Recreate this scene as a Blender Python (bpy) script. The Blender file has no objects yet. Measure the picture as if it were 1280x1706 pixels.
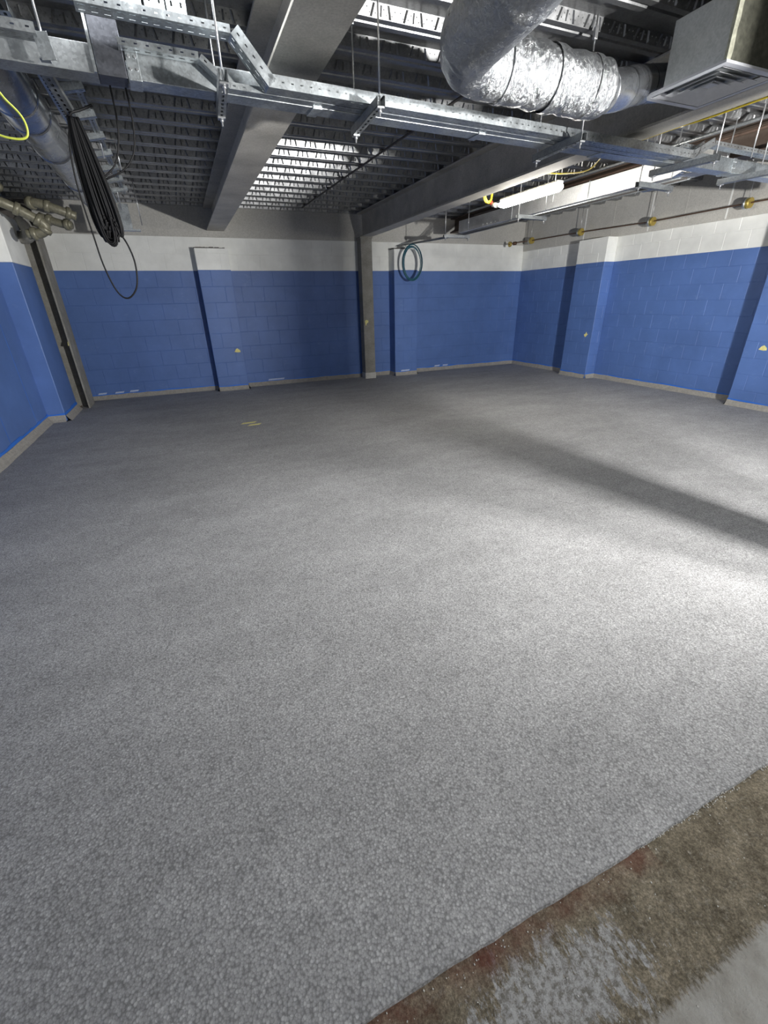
import bpy, bmesh, math, random
from mathutils import Vector, Matrix
from math import sin, cos, pi, radians
random.seed(7)
S = bpy.context.scene
COL = S.collection

# ------------------------------------------------------------------ camera
YAW, PITCH, ROLL, FPX = .3948, .4537, -.025, 721.5
fw = Vector((sin(YAW)*cos(PITCH), cos(YAW)*cos(PITCH), -sin(PITCH)))
r0 = Vector((cos(YAW), -sin(YAW), 0)); u0 = r0.cross(fw)
rt = r0*cos(ROLL)+u0*sin(ROLL); up = -r0*sin(ROLL)+u0*cos(ROLL)
cd = bpy.data.cameras.new('camera'); cam = bpy.data.objects.new('camera', cd); COL.objects.link(cam)
m = Matrix((rt, up, -fw)).transposed().to_4x4(); m.translation = Vector((0, 0, 1.5)); cam.matrix_world = m
cd.sensor_fit = 'HORIZONTAL'; cd.sensor_width = 36; cd.lens = 36*FPX/1280; cd.clip_start = .02
S.camera = cam

# ------------------------------------------------------------------ light
w = bpy.data.worlds.new('world'); S.world = w; w.use_nodes = True
w.node_tree.nodes['Background'].inputs[0].default_value = (.6, .75, 1, 1)
w.node_tree.nodes['Background'].inputs[1].default_value = .045
def area(name, loc, target, power, sx, sy, col=(1, 1, 1), spread=180):
    l = bpy.data.lights.new(name, 'AREA'); l.energy = power; l.shape = 'RECTANGLE'; l.size = sx; l.size_y = sy
    l.color = col; l.spread = radians(spread)
    o = bpy.data.objects.new(name, l); COL.objects.link(o); o.location = loc
    o.rotation_euler = (Vector(target)-Vector(loc)).to_track_quat('-Z', 'Y').to_euler(); return o
# twin-headed work light on a stand beside the near column, to the right of the camera
area('work_light_head', (3.49, -.41, 1.66), (2.1, 5, 3.2), 275, .07, .10, (1, .985, .96), 156)
area('work_light_head', (3.66, -.43, 1.66), (3.7, 5, 3.2), 275, .07, .10, (1, .985, .96), 156)
# unseen overhead lights added behind the camera for ambient fill
area('unseen_fill_behind', (1.9, -1.7, 2.52), (1.9, -1.7, 0), 66, .12, 1.2, (.97, .985, 1))
area('unseen_fill_behind', (-.6, -3.4, 2.5), (-.6, -3.4, 0), 12, .12, 1.2, (.97, .985, 1))
area('unseen_light_over_tray', (.25, 2.79, 2.92), (.25, 2.79, 0), 15, 1.1, .05, (.97, .985, 1))  # unseen light added to throw the tray's shadow edge onto the floor
S.view_settings.view_transform = 'Standard'; S.view_settings.look = 'None'
S.view_settings.gamma = 1; S.view_settings.use_curve_mapping = False
S.view_settings.exposure = 0.0

# ------------------------------------------------------------------ materials
class M_:
    def __init__(s, name):
        s.m = bpy.data.materials.new(name); s.m.use_nodes = True
        s.t = s.m.node_tree; s.b = s.t.nodes['Principled BSDF']; s.pos = None
    def n(s, t, **k):
        nd = s.t.nodes.new(t)
        for a, v in k.items():
            if hasattr(nd, a): setattr(nd, a, v)
            else: nd.inputs[a.replace('_', ' ')].default_value = v
        return nd
    def l(s, a, b): s.t.links.new(a, b)
    def P(s, scale=None):
        if s.pos is None: s.pos = s.n('ShaderNodeNewGeometry').outputs['Position']
        if scale is None: return s.pos
        mp = s.n('ShaderNodeMapping'); mp.inputs['Scale'].default_value = scale; s.l(s.pos, mp.inputs[0]); return mp.outputs[0]
    def noise(s, scale, detail=3, rough=.55, sc=None, dist=0):
        n = s.n('ShaderNodeTexNoise'); n.inputs['Scale'].default_value = scale; n.inputs['Detail'].default_value = detail
        n.inputs['Roughness'].default_value = rough; n.inputs['Distortion'].default_value = dist
        s.l(s.P(sc), n.inputs['Vector']); return n.outputs['Fac']
    def vor(s, scale, out='Distance', sc=None, feature='F1'):
        n = s.n('ShaderNodeTexVoronoi'); n.feature = feature; n.inputs['Scale'].default_value = scale; s.l(s.P(sc), n.inputs['Vector']); return n.outputs[out]
    def ramp(s, f, stops, interp='LINEAR'):
        r = s.n('ShaderNodeValToRGB'); e = r.color_ramp.elements; r.color_ramp.interpolation = interp
        while len(e) < len(stops): e.new(.5)
        for i, (p, c) in enumerate(stops):
            e[i].position = p; e[i].color = (c, c, c, 1) if not isinstance(c, tuple) else (*c, 1)
        s.l(f, r.inputs[0]); return r.outputs[0]
    def mix(s, a, b, f, mode='MIX'):
        n = s.n('ShaderNodeMix', data_type='RGBA', blend_type=mode)
        for v, i in ((f, 0), (a, 6), (b, 7)):
            if hasattr(v, 'links'): s.l(v, n.inputs[i])
            elif i == 0: n.inputs[0].default_value = v
            else: n.inputs[i].default_value = (*v, 1) if isinstance(v, tuple) else (v, v, v, 1)
        return n.outputs[2]
    def math(s, op, a, b=0.0, c=None):
        n = s.n('ShaderNodeMath', operation=op)
        for i, v in enumerate((a, b) if c is None else (a, b, c)):
            if hasattr(v, 'links'): s.l(v, n.inputs[i])
            else: n.inputs[i].default_value = v
        return n.outputs[0]
    def col(s, c):
        if hasattr(c, 'links'): s.l(c, s.b.inputs['Base Color'])
        else: s.b.inputs['Base Color'].default_value = (*c, 1)
        return s
    def pbr(s, rough=.5, metal=0.0, spec=None):
        for v, k in ((rough, 'Roughness'), (metal, 'Metallic')):
            if hasattr(v, 'links'): s.l(v, s.b.inputs[k])
            else: s.b.inputs[k].default_value = v
        if spec is not None: s.b.inputs['Specular IOR Level'].default_value = spec
        return s
    def bump(s, h, strength=.3, dist=.01):
        n = s.n('ShaderNodeBump'); n.inputs['Strength'].default_value = strength; n.inputs['Distance'].default_value = dist
        s.l(h, n.inputs['Height']); s.l(n.outputs[0], s.b.inputs['Normal']); return s

def mk_floor():
    a = M_('resin_aggregate')
    g = a.vor(150, 'Color'); g2 = a.n('ShaderNodeSeparateColor'); a.l(g, g2.inputs[0])
    gr = a.ramp(g2.outputs[0], [(0, .33), (.4, .38), (.8, .42), (1, .53)])
    fine = a.ramp(a.noise(330, 2, .6), [(.3, .84), (.7, 1.12)])
    pit = a.ramp(a.vor(150), [(.40, 1.0), (.80, .60)])
    c = a.mix(gr, fine, .85, 'MULTIPLY'); c = a.mix(c, pit, 1, 'MULTIPLY')
    mott = a.ramp(a.noise(1.1, 4, .6, (1, 2.2, 1)), [(.3, .84), (.72, 1.08)])
    c = a.mix(c, mott, 1, 'MULTIPLY')
    m2 = a.ramp(a.noise(9, 4, .65), [(.3, .9), (.7, 1.06)])
    c = a.mix(c, m2, 1, 'MULTIPLY')
    c = a.mix(c, (1.0, 1.0, 1.0), 1, 'MULTIPLY')
    a.col(c).pbr(.85, 0, .2)
    h = a.math('ADD', a.vor(150), a.math('MULTIPLY', a.noise(420, 2), .6))
    return a.bump(h, .3, .003).m
def mk_concrete(name, base, dark, var=.35, scale=3, rough=.85, bs=.25):
    a = M_(name)
    f = a.ramp(a.noise(scale, 6, .65), [(.3, 0.0), (.7, 1.0)])
    c = a.mix(base, dark, a.math('MULTIPLY', f, var*2))
    s = a.ramp(a.noise(60, 4, .7), [(.3, .8), (.7, 1.12)])
    c = a.mix(c, s, 1, 'MULTIPLY')
    a.col(c).pbr(rough, 0, .3)
    return a.bump(a.noise(70, 5, .7), bs, .006).m
def mk_strip():
    # dirty kerb concrete with grey residue and a red oxide stain along the edge; paler slab beyond
    a = M_('stained_concrete')
    sx = a.n('ShaderNodeSeparateXYZ'); a.l(a.P(), sx.inputs[0]); X, Y = sx.outputs[0], sx.outputs[1]
    n1 = a.noise(14, 6, .7); n2 = a.noise(55, 5, .75); n3 = a.noise(3, 4, .6)
    brown = a.mix((.22, .19, .14), (.10, .085, .06), a.ramp(n1, [(.35, 0), (.65, 1)]))
    brown = a.mix(brown, (.34, .32, .27), a.ramp(n2, [(.55, 0), (.75, .7)]))
    pale = a.mix((.42, .41, .38), (.30, .285, .25), a.ramp(n1, [(.35, 0), (.7, 1)]))
    # boundary with the pale slab at y about 0.12
    yy = a.math('ADD', Y, a.math('MULTIPLY', a.math('SUBTRACT', a.noise(70, 6, .8, (1.6, .6, 1)), .5), .09))
    fb = a.ramp(yy, [(.112, 1.0), (.128, 0.0)])
    brown = a.mix(brown, a.ramp(a.noise(150, 5, .8), [(.35, .55), (.5, 1.1), (.68, 2.1)]), .9, 'MULTIPLY')
    c = a.mix(brown, pale, fb)
    # grey residue patch
    dx = a.math('MULTIPLY', a.math('SUBTRACT', X, .50), 3.6); dy = a.math('MULTIPLY', a.math('SUBTRACT', Y, .235), 9.5)
    d = a.math('SQRT', a.math('ADD', a.math('MULTIPLY', dx, dx), a.math('MULTIPLY', dy, dy)))
    d = a.math('ADD', d, a.math('MULTIPLY', a.math('SUBTRACT', a.noise(20, 9, .85, (1.5, .55, 1)), .5), 4.6))
    fp = a.ramp(d, [(.78, 1.0), (.86, 0.0)])
    c = a.mix(c, a.mix((.42, .42, .415), (.17, .16, .14), a.ramp(a.noise(70, 5, .8), [(.42, 0), (.6, 1)])), fp)
    # red stain close to the raised edge
    e = a.math('ADD', Y, a.math('MULTIPLY', a.math('SUBTRACT', n1, .5), .10))
    fr = a.math('MULTIPLY', a.ramp(e, [(.315, 0.0), (.365, 1.0)]), a.ramp(X, [(.1, .9), (1.10, .75), (1.2, 0.0)]))
    fr = a.math('MULTIPLY', fr, a.ramp(a.noise(9, 5, .7), [(.38, .2), (.66, .8)]))
    c = a.mix(c, (.125, .035, .025), fr)
    a.col(c).pbr(.92, 0, .15)
    return a.bump(a.math('ADD', a.noise(90, 4, .75), n1), .8, .006).m
def mk_paint(name, c, rough=.45, scuff=.0, scuffc=(.18, .28, .52)):
    a = M_(name)
    n = a.ramp(a.noise(2.2, 5, .6), [(.3, .88), (.7, 1.1)])
    k = a.mix(c, n, 1, 'MULTIPLY')
    if scuff:
        f = a.ramp(a.noise(5, 8, .78, (1, 1, 1.6)), [(.58, 0.0), (.72, scuff)])
        k = a.mix(k, scuffc, f)
    a.col(k).pbr(rough, 0, .4)
    return a.bump(a.noise(120, 4, .6), .12, .004).m
def mk_galv(name, c=(.56, .6, .62), rough=.34, metal=.92, wrinkle=0, spangle=.2, dist=.01, wscale=22):
    a = M_(name)
    v = a.n('ShaderNodeSeparateColor'); a.l(a.vor(95, 'Color'), v.inputs[0])
    sp = a.ramp(v.outputs[0], [(0, 1-spangle), (1, 1+spangle*.6)])
    k = a.mix(c, sp, 1, 'MULTIPLY')
    d = a.ramp(a.noise(3.5, 5, .6), [(.35, .82), (.65, 1.05)])
    a.col(a.mix(k, d, 1, 'MULTIPLY'))
    a.pbr(a.ramp(a.noise(9, 4, .6), [(.3, rough*.8), (.7, rough*1.25)]), metal)
    if wrinkle:
        h = a.math('ADD', a.noise(wscale, 6, .7, (1.6, 1, 1), 1.2), a.math('MULTIPLY', a.vor(34, 'Distance', (1, .6, 1)), .5))
        a.bump(h, wrinkle, dist)
    else: a.bump(a.noise(6, 2, .5), .08, .01)
    return a.m
def mk_plain(name, c, rough=.5, metal=0, noisy=.12, spec=.5):
    a = M_(name); n = a.ramp(a.noise(40, 3), [(.3, 1-noisy), (.7, 1+noisy)])
    return a.col(a.mix(c, n, 1, 'MULTIPLY')).pbr(rough, metal, spec).m
def mk_emit(name, c, e):
    a = M_(name); a.col((.9, .9, .88)); a.b.inputs['Emission Color'].default_value = (*c, 1); a.b.inputs['Emission Strength'].default_value = e; return a.m
def mk_beam():
    a = M_('dusty_primed_steel')
    f = a.ramp(a.noise(2.4, 6, .65), [(.3, 0.0), (.7, 1.0)])
    c = a.mix((.60, .575, .52), (.38, .365, .33), f)
    c = a.mix(c, (.20, .165, .09), a.ramp(a.noise(1.3, 5, .7), [(.58, 0), (.75, .55)]))
    c = a.mix(c, a.ramp(a.noise(75, 4, .7), [(.3, .8), (.7, 1.15)]), 1, 'MULTIPLY')
    return a.col(c).pbr(.6, .15, .4).bump(a.noise(60, 5), .15, .005).m
FLOOR = mk_floor(); STRIP = mk_strip()
CONC = mk_concrete('cast_concrete', (.52, .51, .475), (.44, .43, .40), .3)
COLC = mk_concrete('dusty_column_steel', (.30, .295, .27), (.19, .18, .155), .45, 5)
COVE = mk_concrete('grey_cove_render', (.36, .345, .315), (.24, .23, .21), .4, 18, .9, .5)
BLUE = mk_paint('blue_masonry_paint', (.086, .162, .40), .48, .35)
WHITE = mk_paint('white_masonry_paint', (.80, .81, .78), .55)
LBLUE = mk_paint('blue_masking_tape', (.03, .16, .62), .5)
PATCH = mk_plain('pale_blue_scrape', (.42, .50, .68), .6)
GALV = mk_galv('galvanised_sheet'); GALVD = mk_galv('dull_galvanised_sheet', (.36, .38, .39), .42, .85)
DECK = mk_galv('galvanised_deck', (.30, .305, .31), .36, .85, 0, .15)
FOIL = mk_galv('crinkled_foil', (.42, .435, .45), .32, 1.0, .8, .08, .012, 34)
DARKB = mk_plain('brown_oxide_beam', (.075, .055, .043), .6, .2); GALV_SHADE = mk_galv('shade_painted_galvanised', (.10, .105, .12), .4, .8); DUCTM = mk_galv('matt_galvanised_duct', (.60, .61, .62), .5, .55, 0, .12)
SPIR = mk_galv('spiral_duct_sheet', (.50, .52, .55), .24, .95, 0, .12)
STEEL = mk_plain('zinc_plated_steel', (.55, .56, .57), .35, .85)
BEAM = mk_beam(); DARKM = mk_plain('dark_oxide_steel', (.085, .078, .072), .55, .3)
BLACK = mk_plain('black_cable_sheath', (.006, .006, .007), .55, 0, .1, .25)
YELLOW = mk_plain('yellow_cable_sheath', (.62, .47, .03), .45); YGRN = mk_plain('green_yellow_cable', (.55, .62, .08), .45)
TEAL = mk_plain('teal_cable_sheath', (.02, .10, .14), .4)
LAMPM = mk_emit('lit_diffuser', (1, .95, .86), 100); LAMPB = mk_plain('batten_body', (.75, .74, .70), .4)
RED = mk_plain('red_plug', (.5, .05, .03), .4); PLUGW = mk_plain('white_plug', (.75, .74, .7), .4)
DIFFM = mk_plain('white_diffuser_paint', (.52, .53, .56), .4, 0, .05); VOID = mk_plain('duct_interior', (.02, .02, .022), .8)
WOOL_SHADE = mk_plain('shade_painted_glass_wool', (.085, .085, .065), .95, 0, .3); WOOL_LIT = mk_plain('light_painted_glass_wool', (.33, .33, .26), .9, 0, .3); FACING = mk_galv('glass_cloth_facing', (.46, .48, .48), .5, .35, .15, .1)
OLIVE = mk_plain('olive_primer_pipe', (.20, .19, .135), .42, .2, .25); BRASS = mk_plain('brass', (.50, .38, .10), .4, .7)
COPPER = mk_plain('dull_copper_tube', (.13, .075, .05), .45, .6); STICK = mk_plain('yellow_paper', (.72, .66, .26), .8)
GRIT = mk_plain('pale_grit', (.55, .54, .5), .8); BROWN = mk_plain('rust_brown_paint', (.07, .045, .033), .6, .2)

# ------------------------------------------------------------------ mesh helpers
def box(bm, lo, hi, mi=0, rot=None, org=None):
    x0, y0, z0 = lo; x1, y1, z1 = hi
    v = [Vector(p) for p in ((x0,y0,z0),(x1,y0,z0),(x1,y1,z0),(x0,y1,z0),(x0,y0,z1),(x1,y0,z1),(x1,y1,z1),(x0,y1,z1))]
    if rot is not None: v = [rot @ (p-org)+org for p in v]
    v = [bm.verts.new(p) for p in v]
    for f in ((0,3,2,1),(4,5,6,7),(0,1,5,4),(1,2,6,5),(2,3,7,6),(3,0,4,7)):
        bm.faces.new([v[i] for i in f]).material_index = mi
def obox(bm, c, ax, ay, az, mi=0):
    c, ax, ay, az = Vector(c), Vector(ax), Vector(ay), Vector(az)
    v = [bm.verts.new(c+ax*a+ay*b+az*d) for d in (-1, 1) for (a, b) in ((-1,-1),(1,-1),(1,1),(-1,1))]
    for f in ((0,3,2,1),(4,5,6,7),(0,1,5,4),(1,2,6,5),(2,3,7,6),(3,0,4,7)):
        bm.faces.new([v[i] for i in f]).material_index = mi
def frames(pts):
    T = []
    for i in range(len(pts)):
        a = pts[max(0, i-1)]; b = pts[min(len(pts)-1, i+1)]; T.append((b-a).normalized())
    n = T[0].orthogonal().normalized(); out = []
    for t in T:
        n = (n-t*n.dot(t)).normalized(); out.append((t, n, t.cross(n)))
    return out
def tube(bm, pts, r, seg=8, cap=True, mi=0, closed=False):
    pts = [Vector(p) for p in pts]; fr = frames(pts); rings = []
    for i, (p, (t, n, b)) in enumerate(zip(pts, fr)):
        rr = r[i] if isinstance(r, (list, tuple)) else r
        rings.append([bm.verts.new(p+(n*cos(2*pi*k/seg)+b*sin(2*pi*k/seg))*rr) for k in range(seg)])
    L = list(zip(rings, rings[1:]))+([(rings[-1], rings[0])] if closed else [])
    for A, B in L:
        for k in range(seg):
            f = bm.faces.new((A[k], A[(k+1) % seg], B[(k+1) % seg], B[k])); f.smooth = True; f.material_index = mi
    if cap and not closed:
        bm.faces.new(rings[0][::-1]).material_index = mi; bm.faces.new(rings[-1]).material_index = mi
def smooth_path(ctrl, n=8, closed=False):
    P = [Vector(p) for p in ctrl]; out = []; N = len(P)
    for i in range(N if closed else N-1):
        if closed: p0, p1, p2, p3 = P[i-1], P[i], P[(i+1) % N], P[(i+2) % N]
        else: p0, p1, p2, p3 = P[max(i-1, 0)], P[i], P[i+1], P[min(i+2, N-1)]
        for k in range(n):
            t = k/n; out.append(.5*((2*p1)+(p2-p0)*t+(2*p0-5*p1+4*p2-p3)*t*t+(3*p1-p0-3*p2+p3)*t**3))
    if not closed: out.append(P[-1])
    return out
def perf(bm, o, u, v, L, W, cols=None, pitch=.05, slot=.026, sw=.008, mi=0, th=.0015):
    """perforated flat: length L along u, width W along v, slot rows at fractions cols of W"""
    o, u, v = Vector(o), Vector(u).normalized(), Vector(v).normalized(); nrm = u.cross(v)
    cols = cols or [.5]; n = max(1, round(L/pitch)); p = L/n
    us = []; 
    for i in range(n): us += [(i*p, i*p+(p-slot)/2, False), (i*p+(p-slot)/2, i*p+(p+slot)/2, True), (i*p+(p+slot)/2, (i+1)*p, False)]
    vs = []; c = 0
    for f in cols:
        a = f*W-sw/2; vs += [(c, a, False), (a, a+sw, True)]; c = a+sw
    vs.append((c, W, False))
    cache = {}
    def V(a, b, d):
        k = (round(a, 5), round(b, 5), d)
        if k not in cache: cache[k] = bm.verts.new(o+u*a+v*b+nrm*(th*d))
        return cache[k]
    for (a0, a1, s) in us:
        for (b0, b1, h) in vs:
            if s and h: continue
            for d in (0, 1):
                q = [V(a0,b0,d), V(a1,b0,d), V(a1,b1,d), V(a0,b1,d)]
                bm.faces.new(q if d else q[::-1]).material_index = mi
    return
def obj(name, bm, mats, parent=None, smooth=False, loc=None, bevel=0):
    me = bpy.data.meshes.new(name); bmesh.ops.recalc_face_normals(bm, faces=bm.faces[:]) if smooth is None else None
    bm.to_mesh(me); bm.free()
    for mm in (mats if isinstance(mats, (list, tuple)) else [mats]): me.materials.append(mm)
    if smooth:
        for p in me.polygons: p.use_smooth = True
    o = bpy.data.objects.new(name, me); COL.objects.link(o)
    if parent: o.parent = parent
    if loc: o.location = loc
    if bevel:
        b = o.modifiers.new('bevel', 'BEVEL'); b.width = bevel; b.segments = 2; b.limit_method = 'ANGLE'
    return o
def link(name, me, parent=None, loc=(0, 0, 0), rot=None):
    o = bpy.data.objects.new(name, me); COL.objects.link(o); o.parent = parent; o.location = loc
    if rot: o.rotation_euler = rot
    return o
def empty(name, loc=(0, 0, 0)):
    o = bpy.data.objects.new(name, None); COL.objects.link(o); o.location = loc; o.empty_display_size = .1; return o
def tag(o, label, cat, group=None):
    o['label'] = label; o['category'] = cat
    if group: o['group'] = group
    return o
def thing(name, label, cat, loc=(0, 0, 0), group=None): return tag(empty(name, loc), label, cat, group)
def structure(o, label=None):
    o['kind'] = 'structure'
    if label: o['label'] = label
    return o
def bm_(): return bmesh.new()
def relto(bm, loc):
    for v in bm.verts: v.co -= Vector(loc)

# ------------------------------------------------------------------ the room shell
D, RX, LX, YB = 9.338, 7.513, -2.06, -6.0
TOPB, TOPR, BLUEZ = 2.56, 2.44, 2.05
# floor: raised resin slab with a ragged edge, lying on the concrete
bm = bm_(); xs = [LX-.3+i*.04 for i in range(int((RX+.6-LX)/.04)+1)]
edge = [.385+.0012*sin(x*5)+random.uniform(-.0022, .0022) for x in xs]
ft = [bm.verts.new((x, e, 0)) for x, e in zip(xs, edge)]; fb = [bm.verts.new((x, e-.003, -.012)) for x, e in zip(xs, edge)]
bk = [bm.verts.new((x, D+.3, 0)) for x in xs]
for i in range(len(xs)-1):
    bm.faces.new((ft[i], ft[i+1], bk[i+1], bk[i])); bm.faces.new((fb[i], fb[i+1], ft[i+1], ft[i]))
structure(obj('floor', bm, FLOOR), 'grey aggregate resin floor with a ragged near edge')
bm = bm_(); box(bm, (LX-.3, YB, -.15), (RX+.3, D+.3, -.011))
structure(obj('floor', bm, STRIP), 'stained bare concrete strip in front of the resin floor')
bm = bm_()
for i in range(120):
    x = random.uniform(.1, 1.9)
    y = .378-abs(random.gauss(0, .012)) if i < 50 else random.uniform(.02, .37)
    s = random.uniform(.0008, .0019); q = Matrix.Rotation(random.uniform(0, 3), 3, 'Z')
    obox(bm, (x, y, -.011+s*.6), q @ Vector((s, 0, s*.3)), q @ Vector((0, s*.8, 0)), (0, 0, s*.7))
for i in range(170):
    x = random.uniform(.95, 1.95); s = random.uniform(.0008, .0016); obox(bm, (x, .379+random.gauss(0, .003), -.011+random.uniform(s, .010)), (s, 0, 0), (0, s, .0003), (0, 0, s))
o = obj('loose_grit', bm, GRIT); o['kind'] = 'stuff'; tag(o, 'pale loose grit scattered on the concrete beside the ragged floor edge', 'grit')

def block_mesh(name, L, H, mat, d=.05, bv=.0045):
    # front face towards -Y, rounded arrises
    bm = bm_(); j = .0014
    x, z = L/2-j, H/2-j
    fr = [bm.verts.new(p) for p in ((-x+bv, 0, -z+bv), (x-bv, 0, -z+bv), (x-bv, 0, z-bv), (-x+bv, 0, z-bv))]
    md = [bm.verts.new(p) for p in ((-x, bv*.7, -z), (x, bv*.7, -z), (x, bv*.7, z), (-x, bv*.7, z))]
    bk = [bm.verts.new(p) for p in ((-x, d, -z), (x, d, -z), (x, d, z), (-x, d, z))]
    bm.faces.new(fr)
    for A, B in ((md, fr), (bk, md)):
        for k in range(4): bm.faces.new((A[k], A[(k+1) % 4], B[(k+1) % 4], B[k]))
    me = bpy.data.meshes.new(name); bm.to_mesh(me); bm.free(); me.materials.append(mat); return me
BM = {}
def bmesh_of(L, H, mat):
    k = (round(L, 3), round(H, 3), mat.name)
    if k not in BM: BM[k] = block_mesh('block', k[0], k[1], mat)
    return BM[k]
def lay(parent, org, along, rotz, length, top, course, blen, zoff=0.0, skip=()):
    """running-bond blockwork; org on the floor line, along = unit vector along the wall, faces turned by rotz"""
    along = Vector(along); z = zoff; row = 0
    while z < top-.02:
        z1 = min(z+course, top)
        for (a, b, mt) in ((z, min(z1, BLUEZ), BLUE), (max(z, BLUEZ), z1, WHITE)):
            if b-a < .02: continue
            s = -blen/2 if row % 2 else 0.0
            while s < length-.01:
                s0, s1 = max(s, 0), min(s+blen, length); s += blen
                if s1-s0 < .03: continue
                c = (s0+s1)/2
                if any(p <= c <= q for p, q in skip): continue
                jit = random.uniform(-.0007, .0007)
                p = Vector(org)+along*c+Vector((0, 0, (a+b)/2))
                o = link('block', bmesh_of(s1-s0, b-a, mt), parent, p, (random.uniform(-.0012, .0012), 0, rotz))
                o.location += Vector((jit*sin(rotz), -jit*cos(rotz), 0))
        z = z1; row += 1
def mortar_wall(name, lo, hi, axis, inner):
    """backing wall; blue below the paint line, white above"""
    bm = bm_(); (x0, y0, z0), (x1, y1, z1) = lo, hi
    box(bm, (x0, y0, z0), (x1, y1, BLUEZ), 0); box(bm, (x0, y0, BLUEZ), (x1, y1, z1), 1)
    return structure(obj(name, bm, [BLUE, WHITE]))
# back wall
wb = mortar_wall('wall_back', (LX-.3, D+.003, -.01), (RX+.05, D+.25, TOPB+.02), 0, 0)
lay(wb, (LX, D, 0), (1, 0, 0), 0, RX-LX, TOPB, .256, .40)
bm = bm_(); box(bm, (LX-.3, D-.012, TOPB), (RX+.3, D+.3, 3.1)); structure(obj('trim_1', bm, CONC, bevel=.006), 'cast concrete band above the white paint of the back wall')
# right wall (faces towards -X : local -Y turned by +90 deg about Z gives +X, by -90 gives -X)
wr = mortar_wall('wall_right', (RX+.003, YB, -.01), (RX+.3, D+.25, TOPR+.02), 0, 0)
lay(wr, (RX, D, 0), (0, -1, 0), -pi/2, 6.9, TOPR, .22, .345, -.14)
bm = bm_(); box(bm, (RX-.018, YB, TOPR), (RX+.3, D-.012, 3.1))
o = structure(obj('trim_2', bm, CONC, bevel=.005), 'cast concrete band above the white paint of the right wall')
for i, y in enumerate((8.3, 7.55, 6.9, 6.15, 5.55, 4.9, 4.2, 3.5)):
    bm = bm_(); box(bm, (RX-.0205, y, TOPR+.01), (RX-.015, y+.022, 2.98)); obj('pale_joint', bm, WHITE if i % 2 else CONC, o)
# left wall
wl = mortar_wall('wall_left', (LX-.3, YB, -.01), (LX, D+.25, 3.1), 0, 0)
bm = bm_(); box(bm, (LX-.3, YB-.2, -.01), (RX+.3, YB, 3.1)); structure(obj('wall_rear', bm, CONC))

def pilaster(parent, lo, hi, top, front, course, blen):
    """front: '-y' or '-x' or '+x' """
    (x0, y0), (x1, y1) = lo, hi
    e = .003; bm = bm_()
    box(bm, (x0+e, y0+e, 0), (x1-e, y1-e, BLUEZ), 0); box(bm, (x0+e, y0+e, BLUEZ), (x1-e, y1-e, top-.001), 1)
    p = obj('pilaster', bm, [BLUE, WHITE], parent)
    if front == '-y':
        lay(p, (x0, y0, 0), (1, 0, 0), 0, x1-x0, top, course, blen)
        lay(p, (x0, y1, 0), (0, -1, 0), -pi/2, y1-y0, top, course, blen)
        lay(p, (x1, y0, 0), (0, 1, 0), pi/2, y1-y0, top, course, blen)
    elif front == '-x':
        lay(p, (x0, y1, 0), (0, -1, 0), -pi/2, y1-y0, top, course, blen)
        lay(p, (x0, y0, 0), (1, 0, 0), 0, x1-x0, top, course, blen)
    else:
        lay(p, (x1, y0, 0), (0, 1, 0), pi/2, y1-y0, top, course, blen)
        lay(p, (x0, y0, 0), (1, 0, 0), 0, x1-x0, top, course, blen)
    return p
# (facing -y) left and centre pilasters on the back wall
pilaster(wb, (.43, 9.12), (.98, D), 2.38, '-y', .256, .40)
pilaster(wb, (4.13, 9.06), (4.66, D), 2.42, '-y', .256, .40)
# (facing -x) right wall
pilaster(wr, (7.27, 6.74), (RX, 7.42), 2.44, '-x', .22, .345)
pilaster(wr, (7.22, 3.30), (RX, 3.98), 2.44, '-x', .22, .345)
# left wall boxed-out pier next to the corner column
bm = bm_(); box(bm, (LX-.02, 7.74, 0), (-1.84, 8.62, BLUEZ), 0); box(bm, (LX-.02, 7.74, BLUEZ), (-1.84, 8.62, 2.62), 1)
obj('pier', bm, [BLUE, WHITE], wl, bevel=.01)
for (y, z) in ((7.2, 1.3), (6.1, .9), (5.4, 1.6)):
    bm = bm_(); box(bm, (LX-.002, y, 0), (LX+.0015, y+.006, 2.05)); obj('vertical_joint', bm, LBLUE, wl)
# rough black top edge of the pilasters
for (x0, x1, y, z) in ((.43, .90, 9.115, 2.38), (4.12, 4.36, 9.05, 2.42)):
    bm = bm_(); k = x0
    while k < x1:
        w_ = random.uniform(.015, .05); box(bm, (k, y, z-.004), (k+w_, y+.2, z+random.uniform(.004, .018))); k += w_
    obj('mortar_crust', bm, DARKM, wb)

# cove skirting
def cove(name, pts, h=.075, d=.04):
    bm = bm_(); P = []
    for a, b in zip(pts, pts[1:]):
        a, b = Vector((*a, 0)), Vector((*b, 0)); t = (b-a).normalized(); n = Vector((t.y, -t.x, 0)); N = max(1, int((b-a).length/.15))
        prev = None
        for i in range(N+1):
            q = a+(b-a)*i/N; jz = random.uniform(-.006, .006); jd = random.uniform(-.004, .004)
            ring = [q-n*.01, q+n*(d+jd), q+n*(d*.55+jd)+Vector((0, 0, h*.35)), q+n*.012+Vector((0, 0, h*.8+jz)), q+n*.006+Vector((0, 0, h+jz)), q-n*.01+Vector((0, 0, h+jz))]
            ring = [bm.verts.new(v) for v in ring]
            if prev:
                for k in range(5): bm.faces.new((prev[k], prev[k+1], ring[k+1], ring[k])[::-1])
            prev = ring
    bmesh.ops.recalc_face_normals(bm, faces=bm.faces[:])
    return structure(obj(name, bm, COVE))
PB = [(LX, D), (.43, D), (.43, 9.12), (.98, 9.12), (.98, D), (4.13, D), (4.13, 9.06), (4.66, 9.06), (4.66, D), (RX, D)]
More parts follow.
